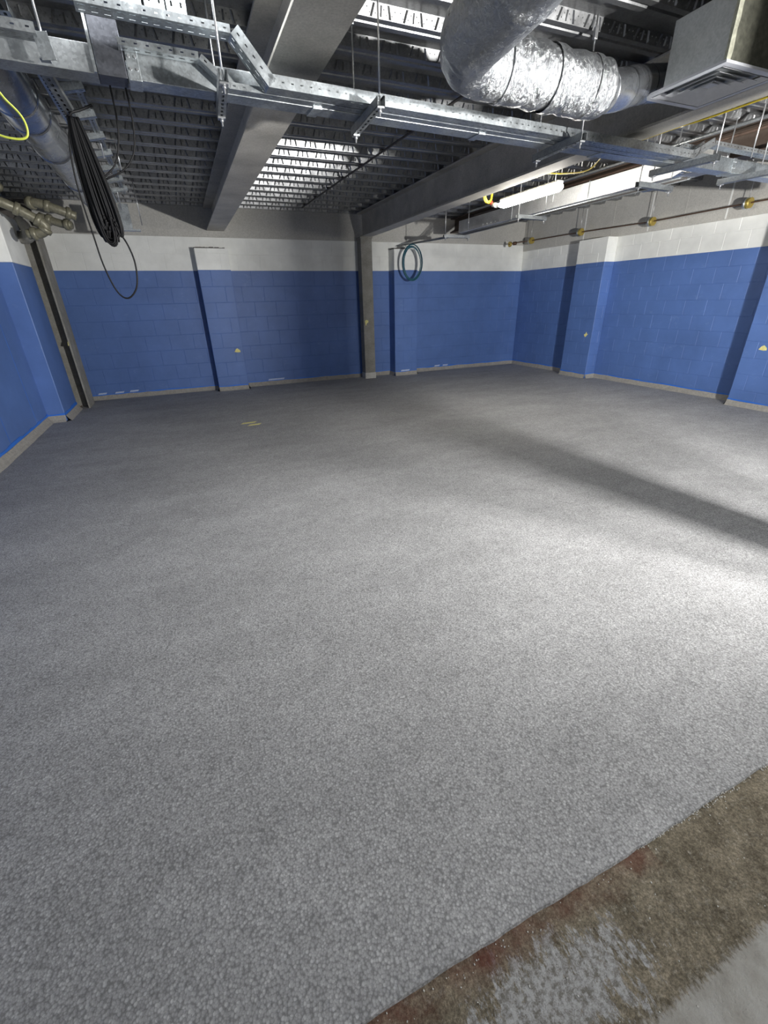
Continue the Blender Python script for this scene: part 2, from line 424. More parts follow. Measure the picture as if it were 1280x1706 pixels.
PR = [(RX, D), (RX, 7.42), (7.27, 7.42), (7.27, 6.74), (RX, 6.74), (RX, 3.98), (7.22, 3.98), (7.22, 3.3), (RX, 3.3), (RX, .4)]
PL = [(LX, .4), (LX, 7.74), (-1.84, 7.74), (-1.84, 8.62)]
cove('baseboard_back', PB); cove('baseboard_right', PR); cove('baseboard_left', PL, .085, .06)
# blue masking tape just above the cove, a tape per straight run
def tape(name, a, b, z, parent, label=None, mat=LBLUE, h=.020, off=.004):
    a, b = Vector((*a, 0)), Vector((*b, 0)); t = (b-a).normalized(); n = Vector((t.y, -t.x, 0)); bm = bm_(); N = max(2, int((b-a).length/.12)); pr = None
    for i in range(N+1):
        q = a+(b-a)*i/N+n*(off+random.uniform(0, .002)); hh = h*random.uniform(.55, 1.2)
        r = [bm.verts.new(q+Vector((0, 0, z))), bm.verts.new(q+Vector((0, 0, z+hh))), bm.verts.new(q-n*.012+Vector((0, 0, z+hh))), bm.verts.new(q-n*.012+Vector((0, 0, z)))]
        if pr:
            for k in range(3): bm.faces.new((pr[k], pr[k+1], r[k+1], r[k]))
        pr = r
    bmesh.ops.recalc_face_normals(bm, faces=bm.faces[:])
    return obj('masking_tape', bm, mat, parent)
for a, b in zip(PB, PB[1:]): tape('t', a, b, .074, wb)
for a, b in zip(PR, PR[1:]): tape('t', a, b, .074, wr)
for a, b in zip(PL, PL[1:]): tape('t', a, b, .085, wl, h=.04)
for (x0, x1, y, z) in ((-1.63, -1.48, D, .09), (-1.36, -1.20, D, .09), (-1.12, -.96, D, .095), (1.40, 1.74, D, .09), (4.26, 4.48, 9.06, .085), (5.26, 5.41, D, .085), (5.48, 5.63, D, .085)):
    bm = bm_(); v = [(x0, y-.011, z), (x1-.02, y-.011, z+.003), (x1, y-.011, z+.03), (x0+.02, y-.011, z+.028)]
    f = [bm.verts.new(p) for p in v]; g = [bm.verts.new((p[0], y-.002, p[2])) for p in v]; bm.faces.new(f)
    for k in range(4): bm.faces.new((g[k], g[(k+1) % 4], f[(k+1) % 4], f[k]))
    obj('scraped_tape', bm, PATCH, wb)

# ------------------------------------------------------------------ ceiling: embossed steel deck
ceil = structure(empty('ceiling', (0, 0, 0)), 'embossed galvanised steel deck')
PITCH = .352
def ridge(bm, c, ax, ay, az):
    a = [bm.verts.new(c+ax*s+ay*q) for s, q in ((-1, -1), (1, -1), (1, 1), (-1, 1))]; t = [bm.verts.new(c+ay*q*.85+az) for q in (-1, 1)]
    for f in ((a[0], a[1], t[0]), (a[2], a[3], t[1]), (a[1], a[2], t[1], t[0]), (a[3], a[0], t[0], t[1])): bm.faces.new(f)
def deck_sheet(x0, x1, n=2):
    bm = bm_(); prof = []
    for i in range(n):
        y = i*PITCH
        prof += [(y, 0), (y+.042, 0), (y+.048, .012), (y+.062, .012), (y+.068, 0), (y+.11, 0), (y+.128, .062), (y+.20, .062), (y+.205, .054), (y+.235, .054), (y+.24, .062), (y+.336, .062)]
    prof.append((n*PITCH, 0))
    A = [bm.verts.new((x0, y, z)) for y, z in prof]; B = [bm.verts.new((x1, y, z)) for y, z in prof]
    for k in range(len(prof)-1): bm.faces.new((A[k], A[k+1], B[k+1], B[k]))
    A2 = [bm.verts.new((x0, y, z+.10)) for y, z in ((0, 0), (n*PITCH, 0))]; B2 = [bm.verts.new((x1, y, z+.10)) for y, z in ((0, 0), (n*PITCH, 0))]
    bm.faces.new((A2[0], B2[0], B2[1], A2[1]))
    # embossments on the web that faces the hall
    for i in range(n):
        y0, y1 = i*PITCH+.336, (i+1)*PITCH; wd = Vector((0, y1-y0, -.062)); nn = Vector((0, -.062, -(y1-y0))).normalized(); wl_ = wd.length; wd.normalize()
        k = 0; x = x0+.03
        while x < x1-.03:
            c = Vector((x, (y0+y1)/2, .031))
            sl = .30 if k % 2 else -.30
            dr = (wd+Vector((sl, 0, 0))).normalized()
            ridge(bm, c, Vector((.008, 0, 0)), dr*(wl_*.46), nn*.009)
            if k % 2 == 0: ridge(bm, c+Vector((.054, 0, 0)), Vector((.006, 0, 0)), wd*(wl_*.36), nn*.010)
            for dx in (.018, .036, .072, .09):
                q = c+Vector((dx, 0, 0))+wd*(.012 if dx in (.018, .09) else -.008)
                t = bm.verts.new(q+nn*.004); r = [bm.verts.new(q+Vector((.0045, 0, 0))), bm.verts.new(q+wd*.0045), bm.verts.new(q-Vector((.0045, 0, 0))), bm.verts.new(q-wd*.0045)]
                for j in range(4): bm.faces.new((r[j], r[(j+1) % 4], t))
            x += .1075; k += 1
        # dimples along the flat
        x = x0+.02
        while x < x1:
            q = Vector((x, i*PITCH+.165, .0615)); t = bm.verts.new(q-Vector((0, 0, .004)))
            r = [bm.verts.new(q+Vector(p)) for p in ((.005, 0, 0), (0, .005, 0), (-.005, 0, 0), (0, -.005, 0))]
            for j in range(4): bm.faces.new((r[j], r[(j+1) % 4], t))
            x += .09
    me = bpy.data.meshes.new('deck_sheet'); bm.to_mesh(me); bm.free(); me.materials.append(DECK); return me
dm = deck_sheet(LX-.25, RX+.25)
y = D+.29
while y > YB:
    y -= 2*PITCH; link('deck_sheet', dm, ceil, (0, y, 3.0))

# ------------------------------------------------------------------ steel beams and columns
def ibeam(name, label, xc, w, z0, z1, y0, y1, mat=BEAM, tf=.018, tw=.012):
    t = thing(name, label, 'beam', (xc, y0, z0))
    def part(n, lo, hi, mt=mat):
        bm = bm_(); box(bm, lo, hi); relto(bm, (xc, y0, z0)); return obj(n, bm, mt, t, bevel=.002)
    part('bottom_flange', (xc-w/2, y0, z0), (xc+w/2, y1, z0+tf)); part('top_flange', (xc-w/2, y0, z1-tf), (xc+w/2, y1, z1))
    part('web', (xc-tw/2, y0, z0+tf), (xc+tw/2, y1, z1-tf)); return t
ibeam('steel_beam', 'wide grey steel beam left of centre whose dusty soffit widens towards the camera', .845, .29, 2.655, 2.998, YB+.02, D-.013)
ibeam('steel_beam', 'dark steel beam carried by the freestanding column, with yellow cable along its flange', 3.535, .215, 2.60, 2.998, YB+.02, 9.20)
cb = thing('rectangular_duct', 'rectangular galvanised duct lit by the lamp, ending short of the back wall', 'duct', (4.95, 3.52, 2.58))
yc = [0, 1.5, 3.0, 4.5]
for a, b in zip(yc, yc[1:]):
    bm = bm_(); box(bm, (0, a+.001, 0), (.24, b-.001, .18)); obj('duct_length', bm, DUCTM, cb, bevel=.003)
for a in yc[1:-1]:
    bm = bm_(); box(bm, (-.008, a-.007, -.008), (.248, a+.007, .188)); obj('joint_flange', bm, GALV, cb)
for k in range(5):
    bm = bm_(); tube(bm, [(-.012, 3.3+k*.11, .03), (.0, 3.3+k*.11, .03)], .012, 6); obj('screw_head', bm, STEEL, cb)
ibeam('steel_beam', 'dark brown steel beam at the far right beyond the galvanised duct', 5.66, .22, 2.74, 2.998, YB+.02, D-.013, DARKB)
for k_, yy_ in enumerate((4.3, 6.9)):
    bm = bm_(); tube(bm, [(0, 0, 0), (0, 0, .24)], .005, 6); bx_ = obj('hanger_rod', bm, STEEL, cb, loc=(.12, yy_-3.52, .18)); bx_.scale.z = 1.2
def column(name, label, lo, hi, top, loc):
    t = thing(name, label, 'column', loc); (x0, y0), (x1, y1) = lo, hi; bm = bm_()
    return t
t = thing('steel_column', 'dusty grey freestanding column in front of the back wall, under the dark beam', 'column', (3.53, 9.12, 0))
bm = bm_(); box(bm, (-.115, -.10, 0), (.115, .10, 2.60)); obj('shaft', bm, COLC, t, bevel=.006)
bm = bm_(); box(bm, (-.125, -.115, 2.575), (.125, .115, 2.60)); obj('cap_plate', bm, COLC, t)
bm = bm_(); box(bm, (-.120, -.106, 0), (.120, .106, .12)); obj('base_band', bm, CONC, t, bevel=.004)
t = thing('steel_column', 'steel column just to the right of the camera, carrying the near end of the dark beam', 'column', (3.53, .1, 0))
bm = bm_(); box(bm, (-.125, -.10, 0), (.125, .14, 2.60)); obj('shaft', bm, COLC, t, bevel=.006)
t = thing('steel_column', 'open H-section column in the left corner, between blue walls', 'column', (-1.80, 8.85, 0))
def cpart(n, lo, hi, mt=COLC): 
    bm = bm_(); box(bm, lo, hi); return obj(n, bm, mt, t, bevel=.004)
cpart('flange', (-.13, -.22, 0), (-.105, .22, 2.53)); cpart('flange', (.105, -.22, 0), (.13, .22, 2.53)); cpart('web', (-.105, -.01, 0), (.105, .012, 2.53))
cpart('cap_plate', (-.15, -.25, 2.53), (.15, .25, 2.56))
for z in (.35, 1.05, 1.6, 2.0):
    bm = bm_(); tube(bm, [(-.138, -.14, z), (-.09, -.14, z)], .012, 6); obj('bolt_head', bm, STEEL, t)
bm = bm_(); 
for k in range(14): obox(bm, (-.06+random.uniform(-.05, .1), -.17+random.uniform(-.06, .05), .015+random.uniform(0, .03)), (.014, 0, .004), (0, .012, 0), (0, 0, .009))
o = obj('rubble', bm, BROWN); o.location = (-1.83, 8.78, 0); tag(o, 'orange brown crumbs of rubble at the foot of the left corner column', 'rubble'); o['kind'] = 'stuff'
# cross beam stub over the corner column
bm = bm_(); box(bm, (-.4, -.09, 0), (.13, .09, .03)); box(bm, (-.4, -.008, .03), (.13, .008, .3)); box(bm, (-.4, -.09, .3), (.13, .09, .33))
tag(obj('beam_stub', bm, DARKM, loc=(-1.80, 8.85, 2.56)), 'dark beam stub resting on the left corner column', 'beam')

# near column light: nothing more to see
# ------------------------------------------------------------------ containment run across the hall (two trays and a trunking)
RU = Vector((1, .05, 0)).normalized(); RV = Vector((-.05, 1, 0)).normalized(); RO = Vector((.3, 2.90, 0)); ZV = Vector((0, 0, 1))
def rp(s, t_, z): return RO+RU*(s-.3)+RV*t_+ZV*z
def tray_piece(bm, a, b, t0, t1, h, cols, side_cols=(.5,)):
    """perforated tray between 2 points a,b = (s,z); flat base at t0..t1 with upstands h"""
    A = rp(a[0], t0, a[1]); B = rp(b[0], t0, b[1]); u = (B-A); L = u.length; u.normalize(); nn = u.cross(RV)*1.0
    if nn.z < 0: nn = -nn
    perf(bm, A, u, RV, L, t1-t0, list(cols))
    perf(bm, A, u, nn, L, h, list(side_cols), slot=.014, sw=.006)
    perf(bm, A+RV*(t1-t0), u, nn, L, h, list(side_cols), slot=.014, sw=.006)
    # small returned lips
    for t_ in (0, t1-t0):
        c = A+RV*t_+nn*h+u*(L/2); obox(bm, c+RV*(.004 if t_ == 0 else -.004), u*(L/2), RV*.005, nn*.001)
def tray(name, label, z, t0, t1, h, s0, s1, zu, sj0, sj1, zr, sr0, sr1, cols, sl, sr_end):
    t = thing(name, label, 'cable tray', (0, 0, 0), 'cable trays on the trapeze hangers')
    for n, a, b in (('straight_length', (sj1, z), (sr0, z)), ('riser_bend', (sj0, zu), (sj1, z)), ('upper_length', (sl, zu), (sj0, zu)), ('riser_bend', (sr0, z), (sr1, zr)), ('upper_length', (sr1, zr), (sr_end, zr))):
        bm = bm_(); tray_piece(bm, a, b, t0, t1, h if n != 'upper_length' else min(h, .03), cols); obj(n, bm, GALV, t)
    return t
tray('cable_tray', 'perforated cable tray nearest the camera, crossing the hall under the beams', 2.492, 0, .085, .052, .55, 4.1, 2.665, .48, .64, 2.60, 4.12, 4.36, (.25, .75), -.16, 6.6)
tray('cable_tray', 'narrower perforated cable tray between the nearer tray and the square trunking', 2.492, .094, .150, .026, .5, 4.0, 2.585, .33, .46, 2.585, 3.95, 4.1, (.5,), -.02, 4.35)
t = thing('cable_trunking', 'square galvanised cable trunking behind the two perforated trays', 'trunking', (0, 0, 0))
cuts = [-.75, -.13, .03, .95, 2.1, 3.25, 4.32, 4.95, 6.6]
for a, b in zip(cuts, cuts[1:]):
    if a == -.13: continue
    bm = bm_(); obox(bm, (rp(a+.001, .16, 2.49)+rp(b-.001, .275, 2.595))/2, RU*((b-a)/2-.001), RV*.0575, ZV*.0525); obj('length', bm, GALV if a > 0 else GALVD, t, bevel=.002)
for s in cuts[2:-1]:
    bm = bm_()
    for dt in (.155, .28): obox(bm, rp(s, dt, 2.541), RU*.026, RV*.0025, ZV*.056)
    obox(bm, rp(s, .2175, 2.487), RU*.028, RV*.063, ZV*.0025); obj('coupler', bm, GALV, t, bevel=.001)
    for ds in (-.014, .014):
        for z in (2.525, 2.57):
            bm = bm_(); a = rp(s+ds, .153, z); tube(bm, [a, a-RV*.006], .006, 6); obj('screw', bm, STEEL, t)
# riser box on the trunking at the left and its hanging tray lengths
t = thing('trunking_riser', 'tall galvanised riser box standing on the trunking at upper left, its shade painted dark', 'trunking', (0, 0, 0))
bm = bm_(); obox(bm, rp(-.066, .2175, 2.592), RU*.062, RV*.0575, ZV*.102); obj('body', bm, GALV_SHADE, t, bevel=.003)  # dark sheet colour stands in for the shaded inside of the box
bm = bm_(); obox(bm, rp(-.137, .15, 2.60), RU*.006, RV*.010, ZV*.11); obj('edge_flange', bm, GALV, t)
for i, s in enumerate((.03, .13, .225)):
    t = thing('vertical_tray', ('leftmost', 'middle', 'rightmost')[i]+' of three short perforated tray lengths dropping from the deck at upper left', 'cable tray', (0, 0, 0), 'vertical tray lengths at upper left')
    bm = bm_(); perf(bm, rp(s, .12, 2.70), ZV, RU, .295, .085, [.25, .75], slot=.02, sw=.009, th=-.0015)
    for e in (0, .085): obox(bm, rp(s+e, .135, 2.85), RU*.001, RV*.016, ZV*.147)
    obj('perforated_plate', bm, GALV, t)

# trapeze hangers
def strut(bm, a, b, w=.041, h=.041, slots=True):
    """U-channel from a to b, slotted back down, open side up"""
    a, b = Vector(a), Vector(b); u = (b-a); L = u.length; u.normalize(); v = ZV.cross(u).normalized(); n = u.cross(v)
    perf(bm, a-v*w/2-n*h/2, u, v, L, w, [.5], pitch=.05, slot=.028, sw=.013, th=-.0025)
    for s in (-1, 1):
        obox(bm, (a+b)/2+v*s*w/2, u*L/2, v*.00125, n*h/2)
        obox(bm, (a+b)/2+v*s*(w/2-.005)+n*h/2, u*L/2, v*.005, n*.00125)
def trapeze(label, a, b, tops=(3.055, 3.055), over=.03, group='trapeze hangers', zr=.06, name='trapeze_hanger', lean=(0, 0)):
    a, b = Vector(a), Vector(b); t = thing(name, label, 'hanger', a, group); u = (b-a).normalized()
    bm = bm_(); strut(bm, Vector((0, 0, 0))-u*over, (b-a)+u*over); obj('strut_channel', bm, GALVD if group != 'x' else GALV, t)
    for p, tp in ((Vector((0, 0, 0)), tops[0]), (b-a, tops[1])):
        bm = bm_(); tube(bm, [p-ZV*zr, Vector((p.x+lean[0], p.y+lean[1], tp-a.z))], .0052, 8); r = obj('threaded_rod', bm, STEEL, t)
        bm = bm_(); obox(bm, p-ZV*.026, u*.02, ZV.cross(u)*.02, ZV*.003); obj('washer_plate', bm, STEEL, t)
        bm = bm_(); tube(bm, [p-ZV*.041, p-ZV*.029], .0095, 6); obj('nut', bm, STEEL, t)
        bm = bm_(); obox(bm, Vector((p.x+lean[0], p.y+lean[1], tp-a.z-.085)), (.012, 0, 0), (0, .012, 0), (0, 0, .03)); obj('deck_wedge', bm, STEEL, t, bevel=.004)
    return t
ZS = 2.462
trapeze('trapeze hanger of slotted channel at the upper left jog of the trays, seen nearly end-on', (.40, 2.80, ZS), (.425, 3.24, ZS))
trapeze('slotted trapeze hanger under the trays to the right of the wide grey beam', (1.21, 2.82, ZS), (1.235, 3.27, ZS))
trapeze('slotted trapeze hanger under the trays in front of the foil duct end', (2.72, 2.90, ZS), (2.75, 3.37, ZS))
trapeze('doubled slotted trapeze hanger where the trays rise at right', (4.15, 2.93, ZS), (4.09, 3.42, ZS))
trapeze('slotted trapeze hanger at the far right end of the trunking, cut by the frame', (5.12, 3.0, ZS), (5.06, 3.45, ZS))
t = thing('tray_end_bracket', 'bright angled bracket and rod at the end of the far left tray length', 'bracket', (-.315, 2.92, 2.52))
bm = bm_(); obox(bm, (0, 0, 0), (.028, 0, .004), (0, .003, 0), (-.006, 0, .045)); obox(bm, (-.012, .02, -.04), (.02, 0, 0), (0, .02, 0), (0, 0, .003)); obj('angle_plate', bm, GALV, t, bevel=.001)
bm = bm_(); tube(bm, [(.0, .006, .03), (.0, .006, .478)], .0052, 8); obj('threaded_rod', bm, STEEL, t)
t = thing('cable_tray', 'short perforated tray length entering at the far left above the trunking', 'cable tray', (0, 0, 0), 'cable trays on the trapeze hangers')
bm = bm_(); tray_piece(bm, (-.95, 2.545), (-.33, 2.545), .02, .10, .035, (.3, .7)); obj('straight_length', bm, GALVD, t)

# bundle of conduits running down the hall right of the dark beam
t = thing('conduit_bundle', 'bundle of thin steel conduits running to the back wall below the third beam', 'conduit', (4.7, 3.55, 2.50))
for i, (x, z, r, mt) in enumerate(((4.62, 2.487, .009, GALVD), (4.66, 2.487, .009, DARKM), (4.70, 2.489, .011, DARKM), (4.75, 2.489, .011, GALVD))):
    bm = bm_(); tube(bm, [(x-4.7, 0, z-2.5), (x-4.7, 3.95, z-2.5), (x-4.7-.33, 5.72-i*.1, z-2.5)], r, 8); obj('conduit', bm, mt, t)
trapeze('small trapeze under the conduit bundle just short of the back wall, beyond the lamp', (4.36, 7.48, 2.455), (4.80, 7.47, 2.455), group='hangers under the conduit bundle')
trapeze('small trapeze under the conduit bundle directly below the lit lamp', (4.33, 5.55, 2.455), (4.80, 5.60, 2.455), group='hangers under the conduit bundle')
trapeze('small trapeze under the conduit bundle near the square trunking', (4.32, 3.75, 2.455), (4.81, 3.80, 2.455), group='hangers under the conduit bundle')
# tray bend hanging by it
t = thing('tray_bend', 'short perforated tray bend hanging under the trunking at right', 'cable tray', (4.84, 4.0, 2.50))
bm = bm_(); perf(bm, (0, 0, 0), (.05, -.25, .10), (1, 0, 0), .26, .07, [.3, .7]); perf(bm, (0, 0, 0), (0, .18, 0), (1, 0, 0), .18, .07, [.3, .7]); obj('perforated_plate', bm, GALV, t)
# loose rods dropping between beams at right
for i, (x, y, z) in enumerate(((4.95, 3.05, 2.5), (5.65, 3.2, 2.46), (4.3, 4.9, 2.5), (4.62, 2.95, 2.5))):
    bm = bm_(); tube(bm, [(0, 0, 0), (0, 0, 3.055-z)], .0052, 8); o = obj('threaded_rod', bm, STEEL, loc=(x, y, z))
    tag(o, ('loose threaded rod dropping beside the far right end of the trunking', 'rightmost threaded rod between deck and tray', 'threaded rod dropping behind the lamp towards the third beam', 'threaded rod dropping just right of the dark beam')[i], 'rod')

# ------------------------------------------------------------------ foil duct, plenum box, diffuser
t = thing('foil_duct', 'crinkled silver foil insulated duct with an elbow at upper centre', 'duct', (2.0, 2.42, 2.5))
cz = 2.52; ctrl = [(1.33, .9, cz+.06), (1.36, 1.45, cz+.03), (1.385, 1.9, cz+.01)]
arc = [(1.385+.26*(1-cos(a)), 2.16+.26*sin(a), cz) for a in [k*pi/2/7 for k in range(8)]]
pth = smooth_path(ctrl, 10)[:-1]+[Vector(p) for p in arc]+[Vector((1.66+.0366*k, 2.42+.0012*k, cz)) for k in range(1, 21)]
rr = []
for i, p in enumerate(pth):
    s = i/len(pth); rr.append(.130+.004*sin(i*1.9)+random.uniform(-.003, .003))
rr[-1] = .112; rr[-2] = .128
bm = bm_(); tube(bm, pth, rr, 40)
bmesh.ops.subdivide_edges(bm, edges=bm.edges[:], cuts=1, use_grid_fill=True)
from mathutils import noise as MN
for v in bm.verts:
    v.co += v.co.normalized()*0 + Vector((MN.noise(v.co*14), MN.noise(v.co*14+Vector((7, 1, 3))), MN.noise(v.co*14+Vector((1, 9, 4)))))*.006
relto(bm, (2.0, 2.42, 2.5)); obj('sleeve', bm, FOIL, t, smooth=True)
for p, ax in (((2.0, 2.43, cz), 'x'), ((1.70, 2.42, cz), 'x'), ((2.27, 2.44, cz), 'x')):
    bm = bm_(); N = 32; c = Vector(p)-Vector((2.0, 2.42, 2.5))
    tube(bm, [c+Vector((-.02, 0, 0)), c+Vector((.02, 0, 0))], .1345, N, cap=False); obj('foil_tape', bm, FOIL, t, smooth=True)
# side opening of the elbow
bm = bm_(); tube(bm, [(-.70, -.40, .10), (-.745, -.39, .115)], .055, 20); obj('side_collar', bm, VOID, t)
bm = bm_(); tube(bm, [Vector((-.748, -.39, .115))+Vector((.1, .45, .9)).normalized()*.0+Vector((0, cos(a)*.057, sin(a)*.057)) for a in [k*pi/12 for k in range(24)]], .005, 6, closed=True); obj('collar_rim', bm, SPIR, t)
t = thing('spiral_duct', 'bare smooth spiral duct elbow between the foil duct and the plenum box', 'duct', (2.6, 2.43, 2.6))
pp = smooth_path([(2.41, 2.447, cz), (2.54, 2.48, cz+.03), (2.70, 2.56, cz+.085), (2.86, 2.65, cz+.14), (3.02, 2.70, cz+.18), (3.16, 2.70, cz+.20)], 7)
bm = bm_(); tube(bm, pp, .095, 36); relto(bm, (2.6, 2.43, 2.6)); obj('elbow', bm, SPIR, t, smooth=True)
for i in (10, 18, 26):
    bm = bm_(); d = (pp[i+1]-pp[i]).normalized()*.006; tube(bm, [pp[i]-d, pp[i]+d], .0985, 36, cap=False); relto(bm, (2.6, 2.43, 2.6)); obj('seam_ring', bm, SPIR, t, smooth=True)
bm = bm_(); tube(bm, [(1.38, 2.62, 2.99), (1.42, 2.43, 2.66)], .0, 6) if False else None
t = thing('plenum_box', 'grey cloth-faced plenum box above the ceiling diffuser at upper right', 'air terminal', (2.95, 2.16, 2.62))
bm = bm_(); box(bm, (0, .004, 0), (.005, .36, .29)); obj('side_panel', bm, FACING, t)
bm = bm_(); box(bm, (.005, .004, 0), (.40, .36, .29)); obj('body', bm, FACING, t, bevel=.006)
bm = bm_(); box(bm, (.0, 0, 0), (.405, .012, .29)); bmesh.ops.subdivide_edges(bm, edges=bm.edges[:], cuts=5, use_grid_fill=True)
for v in bm.verts: v.co += Vector((0, MN.noise(v.co*20)*.006, 0))
obj('insulation', bm, WOOL_SHADE, t)  # shade on the near face is put into the wool colour
bm = bm_(); box(bm, (-.001, -.004, 0), (.032, .012, .29)); bmesh.ops.subdivide_edges(bm, edges=bm.edges[:], cuts=6, use_grid_fill=True)
for v in bm.verts: v.co += Vector((MN.noise(v.co*30)*.008 if v.co.x > .01 else 0, MN.noise(v.co*24)*.004, 0))
obj('painted_lit_edge', bm, WOOL_LIT, t)  # paler strip paints the light that catches the wool's left edge
t = thing('ceiling_diffuser', 'square white four-way louvred diffuser fixed under the plenum box', 'diffuser', (3.18, 2.39, 2.60))
W_ = .255
def ring(bm, wo, wi, zo, zi, th=.004):
    o_ = [Vector((sx*wo, sy*wo, zo)) for sx, sy in ((-1,-1),(1,-1),(1,1),(-1,1))]; i_ = [Vector((sx*wi, sy*wi, zi)) for sx, sy in ((-1,-1),(1,-1),(1,1),(-1,1))]
    a = [bm.verts.new(p) for p in o_]; b = [bm.verts.new(p) for p in i_]; c = [bm.verts.new(p+ZV*th) for p in o_]; d = [bm.verts.new(p+ZV*th) for p in i_]
    for k in range(4):
        j = (k+1) % 4; bm.faces.new((a[j], a[k], b[k], b[j])); bm.faces.new((c[k], c[j], d[j], d[k])); bm.faces.new((a[k], a[j], c[j], c[k])); bm.faces.new((b[j], b[k], d[k], d[j]))
bm = bm_(); ring(bm, W_, W_-.035, 0, 0, .012); obj('frame', bm, DIFFM, t)
for k in range(4):
    wo = W_-.045-k*.045; bm = bm_(); ring(bm, wo, wo-.031, 0, .017, .002); obj('louvre', bm, DIFFM, t)
bm = bm_(); box(bm, (-.03, -.03, .012), (.03, .03, .016)); obj('centre_plate', bm, DIFFM, t)
bm = bm_(); box(bm, (-.225, -.225, .035), (.165, .12, .06)); obj('neck', bm, VOID, t)

# ------------------------------------------------------------------ round duct at left
t = thing('round_duct', 'long round galvanised duct running to the back along the left side', 'duct', (-.722, 1.2, 2.768))
bm = bm_(); tube(bm, [(0, 0, 0), (0, 6.55, 0)], .143, 40); obj('duct_length', bm, SPIR, t, smooth=True)
for y in (1.6, 2.35, 3.1, 3.45, 4.2, 5.3, 6.2):
    bm = bm_(); tube(bm, [(0, y-.012, 0), (0, y-.004, 0), (0, y+.004, 0), (0, y+.012, 0)], [.144, .149, .149, .144], 40, cap=False); obj('joint_ring', bm, SPIR, t, smooth=True)
bm = bm_(); tube(bm, [(.0, 6.50, 0), (.02, 6.68, -.02)], [.143, .10], 40); obj('end_reducer', bm, GALVD, t, smooth=True)
bm = bm_(); box(bm, (.24, 6.55, -.32), (.36, 6.59, -.03)); box(bm, (.24, 6.50, -.34), (.45, 6.60, -.32)); obj('end_bracket', bm, GALV, t)
# ladder-like strut alongside it
t = thing('strut_rail', 'long steel strut rail running beside the round duct at left', 'rail', (-.47, 3.2, 2.74))
bm = bm_(); strut(bm, (0, 0, 0), (-.01, 4.4, 0)); obj('channel', bm, GALV, t)
bm = bm_(); strut(bm, (.13, .9, .12), (.11, 4.4, .10)); obj('channel', bm, GALVD, t)
for k in range(7):
    bm = bm_(); strut(bm, (-.02, 1.1+.5*k, .05), (.17, 1.1+.5*k, .09)); obj('cross_channel', bm, GALV, t)
for i, (x, y, z) in enumerate(((-.36, 5.55, 2.72), (-.27, 6.2, 2.76), (-.42, 7.3, 2.6), (-.24, 7.75, 2.5))):
    bm = bm_(); tube(bm, [(0, 0, 0), (0, 0, 3.055-z)], .006, 8); o = obj('threaded_rod', bm, STEEL, loc=(x, y, z))
    tag(o, ('nearest thin rod holding the round duct at left', 'second thin rod holding the round duct, right of the cable coil', 'third thin rod holding the round duct, behind the cable coil', 'farthest rod at the end bracket of the round duct')[i], 'rod', 'rods holding the round duct')

# ------------------------------------------------------------------ coils
t = thing('cable_coil', 'thick hank of black cable hanging from the strut at upper left', 'cable', (-.37, 3.9, 2.55))
for k in range(15):
    a = random.uniform(-1, 1); b = random.uniform(-1, 1); L = .64+random.uniform(-.05, .05); wv = .105+.012*random.random()
    cx = .0; lean = .045
    pts = []
    for j in range(22):
        th = 2*pi*j/22; yy = (1-cos(th))/2
        wx = (.012+wv*(yy**.75))*sin(th)**1 if True else 0
        sx = sin(th); pts.append((lean*yy*1.0+(1 if sx > 0 else -1)*abs(sx)**.6*(.010+wv*.55*(.35+.65*yy))*(.45+.55*abs(a))+a*.012, b*.035*(.3+yy)+random.uniform(-.002, .002), -.005-L*yy))
    bm = bm_(); tube(bm, smooth_path(pts, 2, True), .0062, 6, closed=True); obj('cable_loop', bm, BLACK, t)
for k in range(44):
    x = -.075+.15*(k % 22)/21; b = random.uniform(-1, 1); L = .60+random.uniform(-.04, .05)
    bm = bm_(); tube(bm, smooth_path([(x*.35, b*.014, 0), (x*.7+.008, b*.03, -.14), (x+.028, b*.045, -.36), (x*1.05+.045, b*.04, -.54), (x*.8+.052, b*.02, -L), (x*.5+.056, b*.01-.03, -L+.06)], 5), .0066, 6); obj('cable_strand', bm, BLACK, t)
bm = bm_(); tube(bm, smooth_path([(0, 0, 0), (-.05, 0, -.10), (-.075, 0, -.32), (-.06, 0, -.62), (-.045, .0, -.80), (-.005, 0, -.95), (.055, 0, -.992), (.125, 0, -.92), (.15, 0, -.78), (.13, 0, -.66), (.09, 0, -.58)], 8), .0055, 6); obj('slack_loop', bm, BLACK, t)
bm = bm_(); tube(bm, smooth_path([(.33, -.0, .18), (.33, 0, .02), (.30, 0, -.14), (.22, 0, -.24), (.10, 0, -.30)], 8), .0055, 6); obj('slack_loop', bm, BLACK, t)
bm = bm_(); tube(bm, smooth_path([(.245, 0, .2), (.24, 0, .0), (.215, 0, -.12), (.17, 0, -.22), (.09, 0, -.29)], 8), .0055, 6); obj('slack_loop', bm, BLACK, t)
bm = bm_(); tube(bm, smooth_path([(-.03, 0, -.01), (.0, -.01, .02), (.05, 0, .04), (.12, 0, .07)], 6), .008, 6); obj('tie', bm, BLACK, t)
bm = bm_(); tube(bm, [(-.02, 0, -.02), (-.09, 0, .18), (-.08, .01, .2), (.0, 0, -.01)], .006, 6); obj('tie', bm, BLACK, t)
bm = bm_(); strut(bm, (-.05, -.5, .10), (-.01, .05, .035), .05, .03); obj('hook_channel', bm, GALVD, t)
